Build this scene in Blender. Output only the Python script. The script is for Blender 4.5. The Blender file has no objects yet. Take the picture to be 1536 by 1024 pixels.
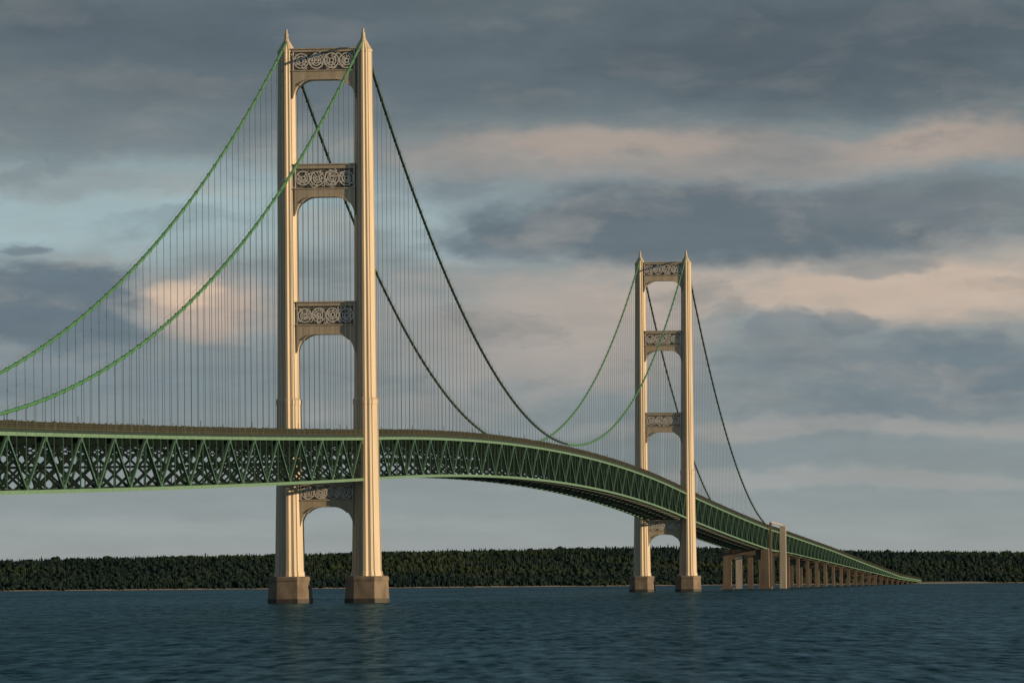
import bpy, math, random
import numpy as np
from mathutils import Vector, Matrix
random.seed(7); rng=np.random.default_rng(7)
scene=bpy.context.scene
scene.view_settings.view_transform='Standard'; scene.view_settings.look='None'
scene.view_settings.exposure=0; scene.view_settings.gamma=1

# ------------------------------------------------------------ helpers
def new_mat(name):
    m=bpy.data.materials.new(name); m.use_nodes=True
    nt=m.node_tree; b=nt.nodes['Principled BSDF']
    return m,nt,b
def noise(nt,scale,detail=5,rough=.55,vec=None,out='Fac'):
    n=nt.nodes.new('ShaderNodeTexNoise'); n.inputs['Scale'].default_value=scale
    n.inputs['Detail'].default_value=detail; n.inputs['Roughness'].default_value=rough
    if vec is not None: nt.links.new(vec,n.inputs['Vector'])
    return n.outputs[out]
def mapping(nt,scale,src='Object'):
    tc=nt.nodes.new('ShaderNodeTexCoord'); mp=nt.nodes.new('ShaderNodeMapping')
    mp.inputs['Scale'].default_value=scale
    nt.links.new(tc.outputs[src],mp.inputs['Vector']); return mp.outputs['Vector']
def ramp(nt,fac,stops):
    r=nt.nodes.new('ShaderNodeValToRGB'); e=r.color_ramp.elements
    while len(e)<len(stops): e.new(.5)
    for i,(p,c) in enumerate(stops):
        e[i].position=p; e[i].color=(*c,1)
    nt.links.new(fac,r.inputs['Fac']); return r.outputs['Color']
def paint(name,c1,c2,rough=.5,streak=(.5,.5,.06),metal=0.0,lo=.3,hi=.7):
    m,nt,b=new_mat(name)
    f=noise(nt,1.0,6,.6,mapping(nt,streak))
    nt.links.new(ramp(nt,f,[(lo,c1),(hi,c2)]),b.inputs['Base Color'])
    b.inputs['Roughness'].default_value=rough; b.inputs['Metallic'].default_value=metal
    return m

class MB:
    def __init__(s): s.v=[]; s.f=[]
    def add(s,vs,fs):
        o=len(s.v); s.v+= [tuple(p) for p in vs]; s.f+=[tuple(i+o for i in q) for q in fs]
    def box(s,c,sx,sy,sz,tx=1,ty=1):
        x,y,z=c; hx,hy=sx/2,sy/2
        vs=[(x-hx,y-hy,z),(x+hx,y-hy,z),(x+hx,y+hy,z),(x-hx,y+hy,z)]
        vs+=[(x-hx*tx,y-hy*ty,z+sz),(x+hx*tx,y-hy*ty,z+sz),(x+hx*tx,y+hy*ty,z+sz),(x-hx*tx,y+hy*ty,z+sz)]
        s.add(vs,[(3,2,1,0),(4,5,6,7),(0,1,5,4),(1,2,6,5),(2,3,7,6),(3,0,4,7)])
    def beam(s,p,q,w,h=None):
        h=h or w
        p=np.array(p,float); q=np.array(q,float); d=q-p; d/=np.linalg.norm(d)
        up=np.array([0,0,1.]) if abs(d[2])<.97 else np.array([0,1.,0])
        a=np.cross(d,up); a/=np.linalg.norm(a); b=np.cross(a,d)
        a=a*w/2; b=b*h/2
        vs=[p-a-b,p+a-b,p+a+b,p-a+b,q-a-b,q+a-b,q+a+b,q-a+b]
        s.add(vs,[(0,1,2,3),(7,6,5,4),(1,0,4,5),(2,1,5,6),(3,2,6,7),(0,3,7,4)])
    def ring(s,c,R,w,y0,y1,n=20,a0=0,a1=2*math.pi):
        full=abs(a1-a0-2*math.pi)<1e-6
        cx,cz=c; vs=[]; m=n if full else n+1
        for i in range(m):
            a=a0+(a1-a0)*i/n
            for r in (R-w/2,R+w/2):
                for y in (y0,y1): vs.append((cx+r*math.cos(a),y,cz+r*math.sin(a)))
        fs=[]
        for i in range(n):
            j=(i+1)%m if full else i+1
            A=4*i;B=4*j
            fs+=[(A,B,B+2,A+2),(A+1,A+3,B+3,B+1),(A+2,B+2,B+3,A+3),(A,A+1,B+1,B)]
        s.add(vs,fs)
    def loft(s,rings,cap=True):
        n=len(rings[0]); vs=[p for r in rings for p in r]; fs=[]
        for k in range(len(rings)-1):
            for i in range(n):
                j=(i+1)%n; fs.append((k*n+i,k*n+j,(k+1)*n+j,(k+1)*n+i))
        if cap:
            fs.append(tuple(range(n-1,-1,-1))); o=(len(rings)-1)*n; fs.append(tuple(range(o,o+n)))
        s.add(vs,fs)
    def obj(s,name,mat,parent=None,smooth=False,recalc=False):
        me=bpy.data.meshes.new(name); me.from_pydata(s.v,[],s.f); me.update()
        if recalc:
            import bmesh
            bm=bmesh.new(); bm.from_mesh(me); bmesh.ops.recalc_face_normals(bm,faces=bm.faces); bm.to_mesh(me); bm.free()
        o=bpy.data.objects.new(name,me); scene.collection.objects.link(o)
        me.materials.append(mat)
        if smooth:
            for p in me.polygons: p.use_smooth=True
        if parent: o.parent=parent
        return o

# ------------------------------------------------------------ camera
H=6.5
cam=bpy.data.cameras.new('camera'); co=bpy.data.objects.new('camera',cam); scene.collection.objects.link(co)
cam.sensor_width=36; cam.lens=36*8560/1536; cam.shift_y=(869-512)/1536
cam.clip_start=1; cam.clip_end=120000
co.matrix_world=Matrix.Translation((0,0,H))@Matrix.Rotation(math.radians(90),4,'X')@Matrix.Rotation(math.radians(-.4),4,'Z')
scene.camera=co

# ------------------------------------------------------------ materials
ivory=paint('ivory_tower_paint',(.40,.335,.24),(.58,.50,.38),.45,(.45,.45,.03))
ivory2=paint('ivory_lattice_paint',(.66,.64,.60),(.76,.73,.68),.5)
plate=paint('grey_brown_strut_plate',(.15,.14,.12),(.23,.21,.18),.7)  # grey-brown backing plate behind the scroll lattice
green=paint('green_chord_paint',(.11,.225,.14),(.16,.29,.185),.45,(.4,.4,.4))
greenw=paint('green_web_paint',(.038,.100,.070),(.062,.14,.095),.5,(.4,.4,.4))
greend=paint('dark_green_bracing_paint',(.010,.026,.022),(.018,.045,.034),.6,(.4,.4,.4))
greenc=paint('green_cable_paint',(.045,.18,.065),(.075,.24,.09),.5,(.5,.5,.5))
greencd=paint('shaded_green_cable_paint',(.010,.036,.024),(.016,.052,.03),.6,(.5,.5,.5))  # dark copy of the cable green: shade on falling-away spans painted in
steel=paint('hanger_rope_steel',(.13,.15,.15),(.19,.21,.21),.5)
concrete=paint('pier_concrete',(.10,.082,.065),(.27,.22,.165),.85,(.35,.35,.15))
pierc=paint('viaduct_concrete',(.10,.082,.065),(.21,.17,.13),.85,(.2,.2,.05))
asphalt=paint('asphalt',(.045,.045,.045),(.06,.06,.06),.9)
fence=paint('railing_paint',(.045,.06,.04),(.09,.09,.058),.7,(.3,.3,.3))
stain=paint('waterline_stain',(.03,.03,.028),(.06,.055,.05),.7)

# ------------------------------------------------------------ bridge frame
A=Vector((-54.2,1686,0)); B=Vector((76.2,2837,0)); L=(B-A).length
bridge=bpy.data.objects.new('suspension_bridge',None); scene.collection.objects.link(bridge)
bridge.location=A; bridge.rotation_euler=(0,0,-math.atan2(B.x-A.x,B.y-A.y))
tab=np.array([(1.5,36.0),(1.664,33.3),(2.11,25.3),(2.52,16.7),(3.03,6.8),(3.46,2.4)])
def zc(t):   # top chord level
    if t<0: u=-t; return 48.4-28.4*u+7*u*u
    if t<=1: return 56.4-32*(t-.5)**2
    if t<=1.5: u=t-1; return 48.4-28.3*u+7*u*u
    return float(np.interp(t,tab[:,0],tab[:,1]))
def dep(t): return float(np.interp(t,[1.55,1.7,2.1,2.5,3.03,3.5],[12,10.5,8.5,5.5,2.2,1.2]))
def cab(t):
    if t<0: u=-t; return 166-450*u+387*u*u
    if t<=1: return 60.0+4*105.9*(t-.5)**2
    u=t-1; return 166-450*u+387*u*u
CX=11.3; TX=10.9
T0,T1=-.80,3.46
P=.01727
ts=[T0+P*i for i in range(int((T1-T0)/P)+1)]
top=MB(); web=MB(); brace=MB(); deck=MB(); rail=MB(); slabs=MB()
for i in range(len(ts)-1):
    a,b=ts[i],ts[i+1]; ya,yb=a*L,b*L; za,zb=zc(a),zc(b); da,db=dep(a),dep(b)
    for sx in (-1,1):
        x=sx*TX
        top.beam((x,ya,za),(x,yb,zb),.75,.8)
        top.beam((x,ya,za-da),(x,yb,zb-db),.75,.8 if a<1.6 else .5)
        if i%2==0: web.beam((x,ya,za-.4),(x,yb,zb-db+.4),.5,.62)
        else: web.beam((x,ya,za-da+.4),(x,yb,zb-.4),.5,.62)
        web.beam((x,ya,za-.4),(x,ya,za-da+.4),.28,.28)
        ym=(ya+yb)/2; zm=(za+zb)/2; dm=(da+db)/2
        web.beam((x,ym,zm-.4),(x,ym,zm-dm/2),.2,.2)
        gz=(za-.9) if i%2==0 else (za-da+.9)
        web.beam((x,ya-1.1,gz),(x,ya+1.1,gz),.8,1.0)
        slabs.beam((x*1.03,ya,za+.72),(x*1.03,yb,zb+.72),.5,.45)
    hw=TX-.2
    deck.add([(-hw,ya,za+.8),(hw,ya,za+.8),(hw,yb,zb+.8),(-hw,yb,zb+.8),(-hw,ya,za+.35),(hw,ya,za+.35),(hw,yb,zb+.35),(-hw,yb,zb+.35)],
      [(0,1,2,3),(7,6,5,4),(0,4,5,1),(1,5,6,2),(2,6,7,3),(3,7,4,0)])
    for xs in (-8,-5.3,-2.6,0,2.6,5.3,8):
        brace.beam((xs,ya,za-.25),(xs,yb,zb-.25),.35,.8)
    for k in range(2):
        t=a+(b-a)*k/2; y=t*L; z=zc(t); d=dep(t)
        brace.beam((-TX,y,z-1.1),(TX,y,z-1.1),.4,2.0)
        if a<1.7:
            brace.beam((-TX+.6,y,z-2.1),(-TX/2,y,z-4.4),.3,.3); brace.beam((TX-.6,y,z-2.1),(TX/2,y,z-4.4),.3,.3)
    if a<2.6:
        brace.beam((-TX,ya,za-da),(TX,ya,za-da),.5,.8)
        for (p,q) in (((-TX,-1.8),(0,-da)),((TX,-1.8),(0,-da)),((-TX,-da),(0,-1.8)),((TX,-da),(0,-1.8)),((-TX,-1.8-(da-1.8)/2),(TX,-1.8-(da-1.8)/2))):
            brace.beam((p[0],ya,za+p[1]),(q[0],ya,za+q[1]),.4,.55)
        brace.beam((-TX,ya,za-da-.05),(TX,yb,zb-db-.05),.45,.45)
        brace.beam((TX,ya,za-da+.05),(-TX,yb,zb-db+.05),.45,.45)
        for xx in (-5.5,0,5.5):
            brace.beam((xx,ya,za-da+.2),(xx,yb,zb-db+.2),.5,.6)
    for sx in (-1,1):
        x=sx*(TX+.15)
        n=14
        for k in range(n):
            t=a+(b-a)*k/n; y=t*L; z=zc(t)+.9
            rail.beam((x,y,z),(x,y,z+1.75+random.uniform(-.1,.25)),.3,.14)
        for hh,w in ((.35,.3),(.8,.18),(1.25,.18),(1.7,.16)):
            rail.beam((x,ya,za+.9+hh),(x,yb,zb+.9+hh),.1,w)
    if i%4==0 and a<3.2:
        for sx in (-1,1):
            x=sx*(TX-.5); rail.beam((x,ya,za+.8),(x,ya,za+4.2),.14); 
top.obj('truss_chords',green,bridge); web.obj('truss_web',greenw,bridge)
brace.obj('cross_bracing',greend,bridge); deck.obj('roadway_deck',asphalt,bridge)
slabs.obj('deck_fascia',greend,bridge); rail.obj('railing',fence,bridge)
ll=MB()
for i in range(0,len(ts)-1):
    a=ts[i]; b=a+P*.35
    for x in (-3.6,3.6):
        ll.add([(x-.07,a*L,zc(a)+.806),(x+.07,a*L,zc(a)+.806),(x+.07,b*L,zc(b)+.806),(x-.07,b*L,zc(b)+.806)],[(0,1,2,3)])
ll.obj('lane_markings',paint('white_road_paint',(.7,.7,.7),(.8,.8,.8),.7),bridge)

# cables
def tube(mb,pts,r,n=10):
    rings=[]
    for i,p in enumerate(pts):
        q=pts[min(i+1,len(pts)-1)]; o=pts[max(i-1,0)]
        d=Vector(q)-Vector(o); d.normalize(); s=Vector((1,0,0)); u=s.cross(d)
        rings.append([tuple(Vector(p)+s*r*math.cos(2*math.pi*k/n)+u*r*math.sin(2*math.pi*k/n)) for k in range(n)])
    mb.loft(rings)
tend=1.485
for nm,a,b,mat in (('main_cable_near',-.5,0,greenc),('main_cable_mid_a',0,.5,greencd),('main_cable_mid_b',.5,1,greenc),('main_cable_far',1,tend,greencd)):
    mb=MB(); hr=MB()
    for sx in (-1,1):
        N=60
        pts=[(sx*CX,(a+(b-a)*i/N)*L,cab(a+(b-a)*i/N)) for i in range(N+1)]
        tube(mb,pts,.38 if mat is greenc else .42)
        for dx in (-.45,.45):
            hp=[(p[0]+dx,p[1],p[2]+1.2) for p in pts]
            for i in range(N): hr.beam(hp[i],hp[i+1],.04)
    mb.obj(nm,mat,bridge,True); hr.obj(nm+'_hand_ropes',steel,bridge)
hang=MB(); bands=MB(); bandsd=MB()
hp=P/2
for (a,b) in ((-.5,0),(0,1),(1,tend)):
    n=int((b-a)/hp)
    for i in range(1,n):
        t=a+(b-a)*i/n
        if min(abs(t),abs(t-1))*L<8: continue
        z1=cab(t); z0=zc(t)
        if z1-z0<1.5: continue
        for sx in (-1,1):
            hang.beam((sx*CX,t*L,z0),(sx*CX,t*L,z1),.11,.11)
            d=.0008; s0=cab(t-d/2); s1=cab(t+d/2)
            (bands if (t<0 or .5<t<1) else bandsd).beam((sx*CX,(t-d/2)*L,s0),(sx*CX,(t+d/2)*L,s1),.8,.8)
            hang.beam((sx*CX+.45,t*L,z1),(sx*CX+.45,t*L,z1+1.3),.06)
hang.obj('hanger_ropes',steel,bridge); bands.obj('cable_bands',greenc,bridge); bandsd.obj('cable_bands_shaded',greencd,bridge)  # second band set carries the painted shade of its cable spans

# ------------------------------------------------------------ towers
q=[(.10,-1.0),(.24,-.84),(.44,-.84),(.58,-.66),(.66,-.66),(1.0,-.30),(1.0,-.14),(.92,-.14)]
def section():
    Q=q
    pts=[(x,y) for x,y in Q]
    pts+=[(x,-y) for x,y in reversed(Q)]
    pts+=[(-x,-y) for x,y in Q]
    pts+=[(-x,y) for x,y in reversed(Q)]
    return pts
SEC=section()
def lvl(cx,cy,z,w,d=None):
    d=d or w*1.2
    return [(cx+px*w/2,cy+py*d/2,z) for px,py in SEC]
LX=11.45
def tower(yc):
    leg=MB(); st=MB(); lat=MB(); pl=MB(); pier=MB(); sn=MB()
    for sx in (-1,1):
        cx=sx*LX
        R=[lvl(cx,yc,7.6,9.3),lvl(cx,yc,9.3,8.9),lvl(cx,yc,9.31,8.5),lvl(cx,yc,36,7.5),lvl(cx,yc,58.5,7.0),lvl(cx,yc,58.51,7.3),lvl(cx,yc,59.9,7.3),lvl(cx,yc,60.6,6.5),
           lvl(cx,yc,112,5.8),lvl(cx,yc,162.4,5.0),lvl(cx,yc,162.45,5.3),lvl(cx,yc,163.1,5.3),lvl(cx,yc,163.5,4.7),lvl(cx,yc,166.3,1.5),lvl(cx,yc,166.7,1.3)]
        leg.loft(R)
        leg.loft([[(cx+r*math.cos(a*math.pi/4),yc+r*math.sin(a*math.pi/4),z) for a in range(8)] for z,r in ((166.6,.62),(168.2,.55),(168.3,.35),(169.4,.3))])
        for z in np.arange(70,160,12.2):
            w=np.interp(z,[60,112,162],[6.5,5.8,5.0])+.05
            leg.loft([lvl(cx,yc,z,w),lvl(cx,yc,z+.15,w)])
        def oc(z,w):
            h=w/2; c=h*.5
            return [(cx+a,yc+b,z) for a,b in ((c,-h),(h,-c),(h,c),(c,h),(-c,h),(-h,c),(-h,-c),(-c,-h))]
        sn.loft([oc(-3,12.7),oc(1.3,12.62)]); 
        pier.loft([oc(1.3,12.4),oc(6.6,11.9),oc(6.61,12.3),oc(7.5,12.3),oc(7.9,11.7)])
    for (zt,pt,pb,zs,zh,wl) in ((163.3,162.5,157.2,154.6,148.8,4.6),(129.2,128.1,122.4,120.0,114.2,5.4),(88.6,87.6,82.2,79.5,73.8,6.0),(35.4,34.5,30.6,28.6,22.6,7.4)):
        xi=LX-wl/2+.25
        hy=2.3
        st.box((0,yc,pt),2*xi,2*hy,zt-pt)
        arch=[(-xi,zh)]
        cr=zs-zh; rx=cr
        for k in range(1,13):
            a=math.pi/2*k/12
            arch.append((-xi+.25+rx*(1-math.cos(a)),zh+cr*math.sin(a)))
        arch+=[(-x,z) for x,z in reversed(arch)]
        vs=[];fs=[]
        for x,z in arch:
            vs+=[(x,yc-hy,z),(x,yc-hy,pb),(x,yc+hy,z),(x,yc+hy,pb)]
        for k in range(len(arch)-1):
            a=4*k;b=a+4
            fs+=[(a,b,b+1,a+1),(a+2,a+3,b+3,b+2),(a,a+2,b+2,b),(a+1,b+1,b+3,a+3)]
        st.add(vs,fs)
        for k in range(len(arch)-1):
            (x0,z0),(x1,z1)=arch[k],arch[k+1]
            if abs(x1-x0)>abs(z1-z0): st.beam((x0,yc,z0-.12),(x1,yc,z1-.12),2*hy+.5,.3)
        st.box((0,yc,pb-.35),2*xi,2*hy+.4,.34)
        st.box((0,yc,zt+.01),2*xi,2*hy+.5,.35)
        ph=pt-pb; pw=2*xi
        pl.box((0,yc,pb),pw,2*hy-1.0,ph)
        rs=random.Random(int(zt))
        for y0,y1 in ((yc-hy+.0,yc-hy+.3),(yc+hy-.3,yc+hy-.0)):
            for sx in (-1,1): lat.beam((sx*(xi-.25),(y0+y1)/2,pb),(sx*(xi-.25),(y0+y1)/2,pt),.3)
            n=4; cw=(pw-.8)/n
            for k in range(n):
                cx=-pw/2+.4+cw*(k+.5); cz=(pb+pt)/2+rs.uniform(-.2,.2)
                Rr=min(cw,ph)/2-.1
                lat.ring((cx,cz),Rr,.30,y0,y1,22)
                lat.ring((cx,cz),Rr*.62,.26,y0,y1,18,rs.uniform(0,3),rs.uniform(7,8.5))
                lat.ring((cx,cz),Rr*.3,.26,y0,y1,10)
                for aa in range(4):
                    a=math.pi/4+aa*math.pi/2+rs.uniform(-.3,.3)
                    lat.beam((cx+Rr*.2*math.cos(a),(y0+y1)/2,cz+Rr*.2*math.sin(a)),(cx+Rr*math.cos(a),(y0+y1)/2,cz+Rr*math.sin(a)),.24,.24)
            for k in range(60):
                cx=rs.uniform(-pw/2+.9,pw/2-.9); cz=rs.uniform(pb+.6,pt-.6); a=rs.uniform(0,6.28)
                lat.ring((cx,cz),rs.uniform(.25,.8),.22,y0+.02,y1-.02,10,a,a+rs.uniform(2.5,4.8))
    leg.obj('tower_legs',ivory,bridge,recalc=True); st.obj('tower_struts',ivory,bridge,recalc=True)
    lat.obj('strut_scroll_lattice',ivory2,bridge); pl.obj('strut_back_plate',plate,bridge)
    pier.obj('tower_pier',concrete,bridge,recalc=True); sn.obj('tower_pier_waterline',stain,bridge,recalc=True)
tower(0); tower(L)

# ------------------------------------------------------------ cable-bent piers, anchorage, viaduct
vp=MB(); wh=MB()
for t in (-.50,tend):
    z=zc(t)-dep(t)-.6
    for sx in (-1,1):
        vp.box((sx*11.2,t*L,-3),5.2,6,z+3,.88,.88)
        vp.box((sx*11.2,t*L,-3),8,8.5,4.2)
    vp.box((0,t*L,z-3.5),17.5,4,3.3)
    for sx in (-1,1):
        vp.box((sx*7.6,t*L,z-6.2),2.6,3.8,2.68)
for t0 in (1.505,-.52):
    s=1 if t0>0 else -1
    for sx in (-1,1):
        a=t0; b=t0+s*.09
        vp.box((sx*13.0,a*L,-3),1.4,2,zc(a)+3+3.6)
        wh.box((sx*13.6,b*L,-3),4.0,5,zc(b)+3+4.0,.92,.92)
        wh.beam((sx*13.2,a*L,zc(a)+4.0),(sx*13.2,(b)*L,zc(b)+4.5),.8,.7)
        vp.box((sx*6.6,b*L,-3),3.5,5,zc(b)-12+3-1.6,.9,.9)
    vp.box((0,b*L,zc(b)-12-2.6),23,4.5,2.2)
n=19
for i in range(n):
    t=1.70+i*.0885
    z=zc(t)-dep(t)-.5
    if z<.5: z=.5
    for sx in (-1,1):
        vp.box((sx*8.6,t*L,-3),2.4,2.6,z+3-1.2 if z>2 else z+3,.88,.9)
    if z>2: vp.box((0,t*L,z-1.2),21.5,3.0,1.2)
for i in range(3):
    t=-.66-i*.07; z=zc(t)-dep(t)-.5
    for sx in (-1,1): vp.box((sx*8.6,t*L,-3),3.4,3.4,z+3-1.2,.9,.9)
    vp.box((0,t*L,z-1.2),23,3.6,1.2)
vp.obj('approach_piers',pierc,bridge); wh.obj('anchorage_columns',paint('pale_concrete',(.36,.32,.27),(.48,.43,.37),.8),bridge)

# ------------------------------------------------------------ water
m,nt,b=new_mat('lake_water'); nt.nodes.remove(b)
v1=mapping(nt,(.7,.11,1)); v2=mapping(nt,(.02,.0035,1)); v3=mapping(nt,(1.6,.4,1)); v4=mapping(nt,(.20,.026,1)); v5=mapping(nt,(.42,.040,1))
n1=noise(nt,1,4,.62,v1); n2=noise(nt,1,5,.6,v2); n3=noise(nt,1,3,.6,v3); n4=noise(nt,1,3,.55,v4); n5=noise(nt,1,3,.6,v5)
def mth(op,a,b,c=None):
    n=nt.nodes.new('ShaderNodeMath'); n.operation=op
    for i,x in enumerate((a,b,c)):
        if x is None: continue
        if isinstance(x,(int,float)): n.inputs[i].default_value=x
        else: nt.links.new(x,n.inputs[i])
    return n.outputs[0]
hgt=mth('MULTIPLY_ADD',n4,1.8,n1); hgt=mth('MULTIPLY_ADD',n3,.4,hgt)
bp=nt.nodes.new('ShaderNodeBump'); bp.inputs['Strength'].default_value=1; bp.inputs['Distance'].default_value=.3
nt.links.new(hgt,bp.inputs['Height'])
# wave facets: crest faces mirror more sky than the faces turned to the viewer
mixn=mth('MULTIPLY_ADD',n5,1.0,mth('MULTIPLY_ADD',n4,.5,mth('MULTIPLY_ADD',n1,1.1,mth('MULTIPLY',n2,.45))))
mrr=nt.nodes.new('ShaderNodeMapRange'); mrr.inputs['From Min'].default_value=1.24; mrr.inputs['From Max'].default_value=1.88
mrr.inputs['To Min'].default_value=.0; mrr.inputs['To Max'].default_value=.52; nt.links.new(mixn,mrr.inputs['Value'])
df=nt.nodes.new('ShaderNodeBsdfDiffuse'); df.inputs['Color'].default_value=(.013,.043,.062,1)
gl=nt.nodes.new('ShaderNodeBsdfGlossy'); gl.inputs['Roughness'].default_value=.16; gl.inputs['Color'].default_value=(.46,.70,.84,1)
nt.links.new(bp.outputs[0],gl.inputs['Normal'])
ms=nt.nodes.new('ShaderNodeMixShader'); nt.links.new(mrr.outputs[0],ms.inputs[0]); nt.links.new(df.outputs[0],ms.inputs[1]); nt.links.new(gl.outputs[0],ms.inputs[2])
nt.links.new(ms.outputs[0],nt.nodes['Material Output'].inputs['Surface'])
w=MB(); w.add([(-30000,-3000,0),(30000,-3000,0),(30000,50000,0),(-30000,50000,0)],[(0,1,2,3)])
w.obj('water',m)

# ------------------------------------------------------------ far shore terrain
def shore(X):
    X=np.asarray(X,float)
    return np.interp(X,[-4000,-422,391,700,4000],[4550,4700,5590,5700,5900])+12*np.sin(X/70.)+8*np.sin(X/23.+1)
def ground(X,s):
    s=np.asarray(s,float); k=np.clip(s/1100,0,1); k=k*k*(3-2*k)
    hump=1+.04*np.sin(X/260.+.5)+.03*np.sin(X/97.)
    hill=np.interp(X,[-4000,-500,-150,200,600,4000],[22,23,31,33,28,26])
    return np.where(s<0,-1.5+ (s+20)/20*1.5,np.minimum(s*.05,1.5))+hill*hump*k
xs=np.linspace(-4000,4000,321); ss=np.concatenate([[-20,0,6,15,30],np.linspace(60,2500,50)])
V=[];F=[]
for s in ss:
    for X in xs: V.append((X,float(shore(X))+s,float(ground(X,s))))
nx=len(xs)
for j in range(len(ss)-1):
    for i in range(nx-1):
        a=j*nx+i; F.append((a,a+1,a+nx+1,a+nx))
m,nt,b=new_mat('shore_ground')
geo=nt.nodes.new('ShaderNodeNewGeometry'); sp=nt.nodes.new('ShaderNodeSeparateXYZ'); nt.links.new(geo.outputs['Position'],sp.inputs[0])
mr=nt.nodes.new('ShaderNodeMapRange'); mr.inputs['From Max'].default_value=3; nt.links.new(sp.outputs['Z'],mr.inputs['Value'])
nt.links.new(ramp(nt,mr.outputs[0],[(.3,(.30,.25,.19)),(.42,(.03,.045,.033))]),b.inputs['Base Color']); b.inputs['Roughness'].default_value=1
t=MB(); t.v=V; t.f=F; t.obj('terrain',m)

# forest (one mesh)
import bmesh
bm=bmesh.new(); bmesh.ops.create_icosphere(bm,subdivisions=2,radius=1); ico_v=np.array([v.co[:] for v in bm.verts]); ico_f=np.array([[v.index for v in f.verts] for f in bm.faces]); bm.free()
AV=[];AF=[];off=0
def con(x,y,z,h,r):
    global off
    vs=[];fs=[]
    for k in range(4):
        zb=z+h*(.12+.22*k); zt=z+h*min(1,.48+.18*k); rr=r*(1-.23*k)
        n=6; ph=rng.random()*6; o=len(vs)
        vs.append((x,y,zt))
        for i in range(n):
            a=ph+i*2*math.pi/n; q_=rr*(.65+.6*rng.random())
            vs.append((x+q_*math.cos(a),y+q_*math.sin(a),zb-rng.random()*h*.05))
        for i in range(n): fs.append((o,o+1+i,o+1+(i+1)%n))
    AV.append(np.array(vs)); AF.append(np.array(fs)+off); off+=len(vs)
def dec(x,y,z,h,r):
    global off
    for k in range(2):
        j=1+rng.normal(0,.18,(len(ico_v),1))
        v=ico_v*j*np.array([r,r,h*.34])+np.array([x+rng.normal(0,r*.35),y+rng.normal(0,r*.3),z+h*(.5+.16*k)])
        AV.append(v); AF.append(ico_f+off); off+=len(v)
rows=[(12,2.8,4.5),(19,3.0,5.5),(27,3.2,6.5),(36,3.4,7)]+[(s,3.5,6.2) for s in range(60,1150,42)]+[(1120,2.8,7),(1170,2.8,7),(1230,3,7)]
for s,sp_,hh in rows:
    X=-950.
    while X<1250:
        X+=sp_*(.5+rng.random())
        if s<40 and 385<X<470: continue
        s2=s+rng.normal(0,4 if s<50 else 15)
        y=float(shore(X))+s2; z=float(ground(X,s2))-.8
        patch=.5+.5*math.sin(X/61.+s/90.)*math.sin(X/23.+1.3)
        h=hh*(.75+.42*rng.random()+(.35 if rng.random()<.03 else 0))
        if rng.random()<.55+.3*patch: con(X,y,z,h*1.1,h*.30)
        else: dec(X,y,z,h*.9,h*.42)
AV=np.concatenate(AV); AF=np.concatenate(AF)
me=bpy.data.meshes.new('forest'); me.vertices.add(len(AV)); me.vertices.foreach_set('co',AV.astype(np.float32).ravel())
me.loops.add(AF.size); me.loops.foreach_set('vertex_index',AF.astype(np.int32).ravel())
me.polygons.add(len(AF)); me.polygons.foreach_set('loop_start',np.arange(0,AF.size,3,dtype=np.int32)); me.update(calc_edges=True)
me.polygons.foreach_set('use_smooth',np.ones(len(AF),dtype=bool))
fo=bpy.data.objects.new('forest',me); scene.collection.objects.link(fo)
m,nt,b=new_mat('forest_foliage')
f=noise(nt,1,4,.6,mapping(nt,(.004,.0035,.05))); f2=noise(nt,.1,2,.5,mapping(nt,(1,1,1)))
mx=nt.nodes.new('ShaderNodeMath'); mx.operation='MULTIPLY_ADD'; nt.links.new(f2,mx.inputs[0]); mx.inputs[1].default_value=.15; nt.links.new(f,mx.inputs[2])
mh=nt.nodes.new('ShaderNodeMath'); mh.operation='MULTIPLY'; mh.inputs[1].default_value=.87; nt.links.new(mx.outputs[0],mh.inputs[0])
nt.links.new(ramp(nt,mh.outputs[0],[(.42,(.013,.026,.026)),(.5,(.017,.031,.026)),(.60,(.027,.042,.024))]),b.inputs['Base Color'])
b.inputs['Roughness'].default_value=1; b.inputs['Specular IOR Level'].default_value=.02
me.materials.append(m)

# ------------------------------------------------------------ sun
az=math.radians(72); el=math.radians(10)
sd=Vector((math.sin(az)*math.cos(el),-math.cos(az)*math.cos(el),math.sin(el)))
sl=bpy.data.lights.new('sun','SUN'); sl.energy=5.0; sl.angle=math.radians(.5); sl.color=(1,.72,.43)
so=bpy.data.objects.new('sun',sl); scene.collection.objects.link(so)
so.rotation_euler=sd.to_track_quat('Z','Y').to_euler()

# ------------------------------------------------------------ sky
wd=bpy.data.worlds.new('World'); scene.world=wd; wd.use_nodes=True
try:
    wd.cycles.sampling_method='MANUAL'; wd.cycles.sample_map_resolution=512
except Exception: pass
nt=wd.node_tree; nt.nodes.clear(); N=nt.nodes.new; Lk=nt.links.new
def M(op,a,b=None,c=None):
    n=N('ShaderNodeMath'); n.operation=op
    for i,x in enumerate((a,b,c)):
        if x is None: continue
        if isinstance(x,(int,float)): n.inputs[i].default_value=x
        else: Lk(x,n.inputs[i])
    return n.outputs[0]
def VM(op,a,b):
    n=N('ShaderNodeVectorMath'); n.operation=op
    for i,x in enumerate((a,b)):
        if isinstance(x,tuple): n.inputs[i].default_value=x
        else: Lk(x,n.inputs[i])
    return n
tc=N('ShaderNodeTexCoord'); sep=N('ShaderNodeSeparateXYZ'); Lk(tc.outputs['Generated'],sep.inputs[0])
azn=M('ARCTAN2',sep.outputs['X'],sep.outputs['Y']); eln=M('ARCSINE',sep.outputs['Z'])
U=M('MULTIPLY',azn,8.56); Vv=M('MULTIPLY',eln,8.56)
cmb=N('ShaderNodeCombineXYZ'); Lk(U,cmb.inputs[0]); Lk(Vv,cmb.inputs[1]); PV=cmb.outputs[0]
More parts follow.
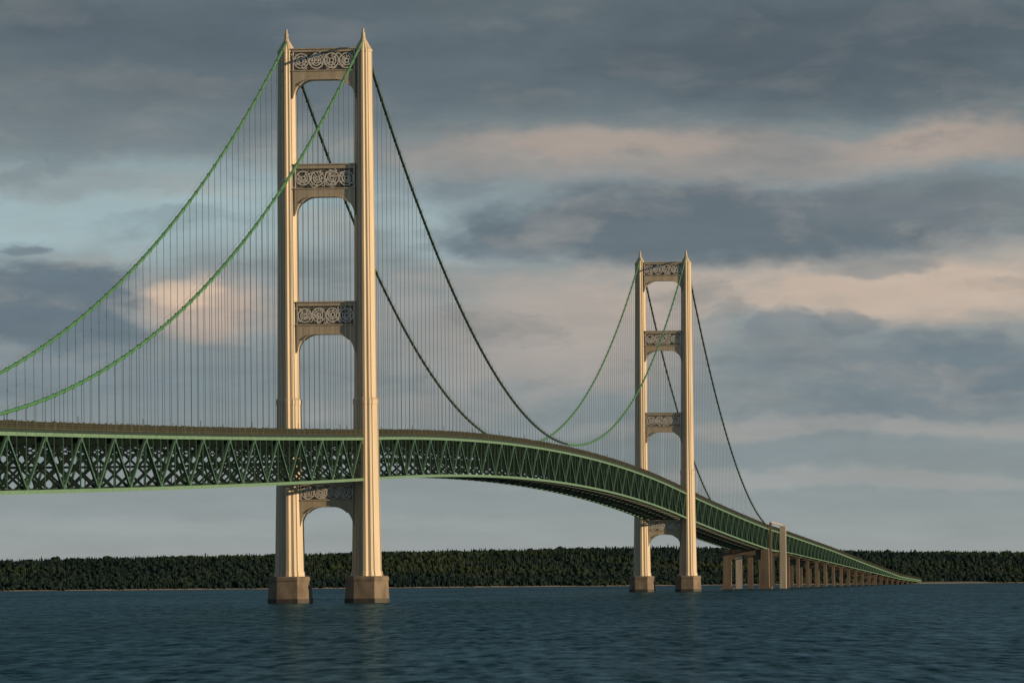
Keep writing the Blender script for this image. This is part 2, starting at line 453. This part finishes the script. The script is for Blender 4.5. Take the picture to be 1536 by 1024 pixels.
st=VM('MULTIPLY',PV,(1.0,2.3,1)).outputs[0]
nA=noise(nt,2.6,5,.6,st,'Color'); nB=noise(nt,7,6,.55,st)
nS=noise(nt,26,3,.6,VM('MULTIPLY',PV,(1,1.5,1)).outputs[0],'Color')
wv=VM('MULTIPLY',VM('SUBTRACT',nA,(.5,.5,.5)).outputs[0],(.28,.10,0)).outputs[0]
wv2=VM('MULTIPLY',VM('SUBTRACT',nS,(.5,.5,.5)).outputs[0],(.03,.014,0)).outputs[0]
PW=VM('ADD',VM('ADD',PV,wv).outputs[0],wv2).outputs[0]
ed=M('MULTIPLY',M('SUBTRACT',nB,.5),1.15)
def s2l(c): 
    return tuple((x/255/12.92 if x/255<=.04045 else ((x/255+.055)/1.055)**2.4) for x in c)
mr=N('ShaderNodeMapRange'); mr.inputs['From Max'].default_value=1.0; Lk(Vv,mr.inputs['Value'])
base=ramp(nt,mr.outputs[0],[(0,s2l((160,166,165))),(.10,s2l((148,158,160))),(.22,s2l((132,145,151))),(.40,s2l((142,152,156))),(.60,s2l((134,149,156))),(.70,s2l((108,121,128))),(.85,s2l((94,107,115)))])
sky=N('ShaderNodeTexSky'); sky.sky_type='NISHITA'; sky.sun_disc=False; sky.sun_elevation=el; sky.sun_rotation=math.pi-az
skm=VM('MULTIPLY',sky.outputs[0],(.07,.07,.07)).outputs[0]
def mix(f,a,b):
    n=N('ShaderNodeMix'); n.data_type='RGBA'
    if isinstance(f,(int,float)): n.inputs[0].default_value=f
    else: Lk(f,n.inputs[0])
    for i,x in ((6,a),(7,b)):
        if isinstance(x,tuple): n.inputs[i].default_value=(*x,1)
        else: Lk(x,n.inputs[i])
    return n.outputs[2]
col=mix(.10,base,skm)
blobs=[ # u,v centre (milli sky units), radii, colour, alpha, softness
 (150,305,420,85,(160,182,186),.95,.9),
 (150,185,420,55,(116,128,134),.6,.9),
 (80,265,280,26,(138,144,147),.6,.8),
 (690,335,150,50,(164,182,186),.9,.8),
 (1000,240,480,50,(152,147,143),.8,.9),
 (900,228,200,24,(176,161,150),.65,.9),
 (1440,215,190,38,(178,161,149),.75,.8),
 (760,110,900,80,(97,109,117),.7,.9),
 (1250,70,520,90,(85,97,106),.85,.9),
 (300,40,420,60,(87,100,110),.7,.9),
 (850,490,240,105,(178,166,157),.75,.9),
 (1350,430,420,58,(200,181,164),.9,.9),
 (620,560,200,120,(152,153,152),.5,.9),
 (1150,335,480,60,(101,113,121),.95,.6),
 (800,358,150,30,(104,118,127),.8,.6),
 (1460,300,300,40,(116,125,130),.7,.7),
 (1330,395,90,18,(118,129,135),.6,.6),
 (1330,570,290,80,(118,131,138),.85,.7),
 (1500,550,180,60,(111,125,133),.85,.5),
 (1200,490,90,32,(122,133,139),.75,.4),
 (1290,478,60,22,(116,128,135),.7,.4),
 (330,455,130,45,(196,174,158),.8,.9),
 (300,435,60,24,(222,195,169),.75,.7),
 (70,455,175,80,(100,116,127),.92,.32),
 (45,362,40,10,(112,126,135),.7,.5),
 (150,560,420,70,(120,136,144),.7,.9),
 (1250,645,420,18,(170,167,162),.55,.9),
 (1300,725,500,16,(164,165,163),.55,.9),
 (900,690,500,20,(130,143,149),.4,.9),
 (300,780,600,16,(156,163,164),.4,.9),
]
for (px,py,rx,ry,c,al,soft) in blobs:
    cc=((px-768)/1000,(869-py)/1000,0)
    d=VM('MULTIPLY',VM('SUBTRACT',PW,cc).outputs[0],(1000/rx,1000/ry,0)).outputs[0]
    ln=N('ShaderNodeVectorMath'); ln.operation='LENGTH'; Lk(d,ln.inputs[0])
    dd=M('ADD',ln.outputs['Value'],ed)
    k=N('ShaderNodeMapRange'); k.interpolation_type='SMOOTHSTEP'
    k.inputs['From Min'].default_value=1+soft*.35; k.inputs['From Max'].default_value=1-soft*.75
    k.inputs['To Min'].default_value=0; k.inputs['To Max'].default_value=al
    Lk(dd,k.inputs['Value'])
    col=mix(k.outputs[0],col,s2l(c))
# cloud billows: lit and slate shaded lumps
nM=noise(nt,5.0,5,.52,VM('MULTIPLY',PW,(1,3.0,1)).outputs[0])
def rng_(v,a,b,t):
    k=N('ShaderNodeMapRange'); k.interpolation_type='SMOOTHSTEP'; k.inputs['From Min'].default_value=a; k.inputs['From Max'].default_value=b; k.inputs['To Max'].default_value=t; Lk(v,k.inputs['Value']); return k.outputs[0]
hi=rng_(Vv,.12,.3,1.0); lo_=rng_(Vv,.78,.60,1.0); lo2=M('MULTIPLY_ADD',lo_,.7,.3)
col=mix(M('MULTIPLY',M('MULTIPLY',rng_(nM,.48,.72,.42),hi),lo2),col,s2l((166,162,156)))
col=mix(M('MULTIPLY',rng_(nM,.48,.32,.32),hi),col,s2l((98,112,120)))
nC=noise(nt,5,6,.6,VM('MULTIPLY',PV,(.8,4.5,1)).outputs[0])
mod=M('ADD',M('MULTIPLY',M('SUBTRACT',nC,.5),.34),1.0)
vm=N('ShaderNodeVectorMath'); vm.operation='SCALE'; Lk(col,vm.inputs[0]); Lk(mod,vm.inputs['Scale'])
bg=N('ShaderNodeBackground'); bg.inputs['Strength'].default_value=1.0; Lk(vm.outputs[0],bg.inputs['Color'])
ow=N('ShaderNodeOutputWorld'); Lk(bg.outputs[0],ow.inputs['Surface'])
print('done')
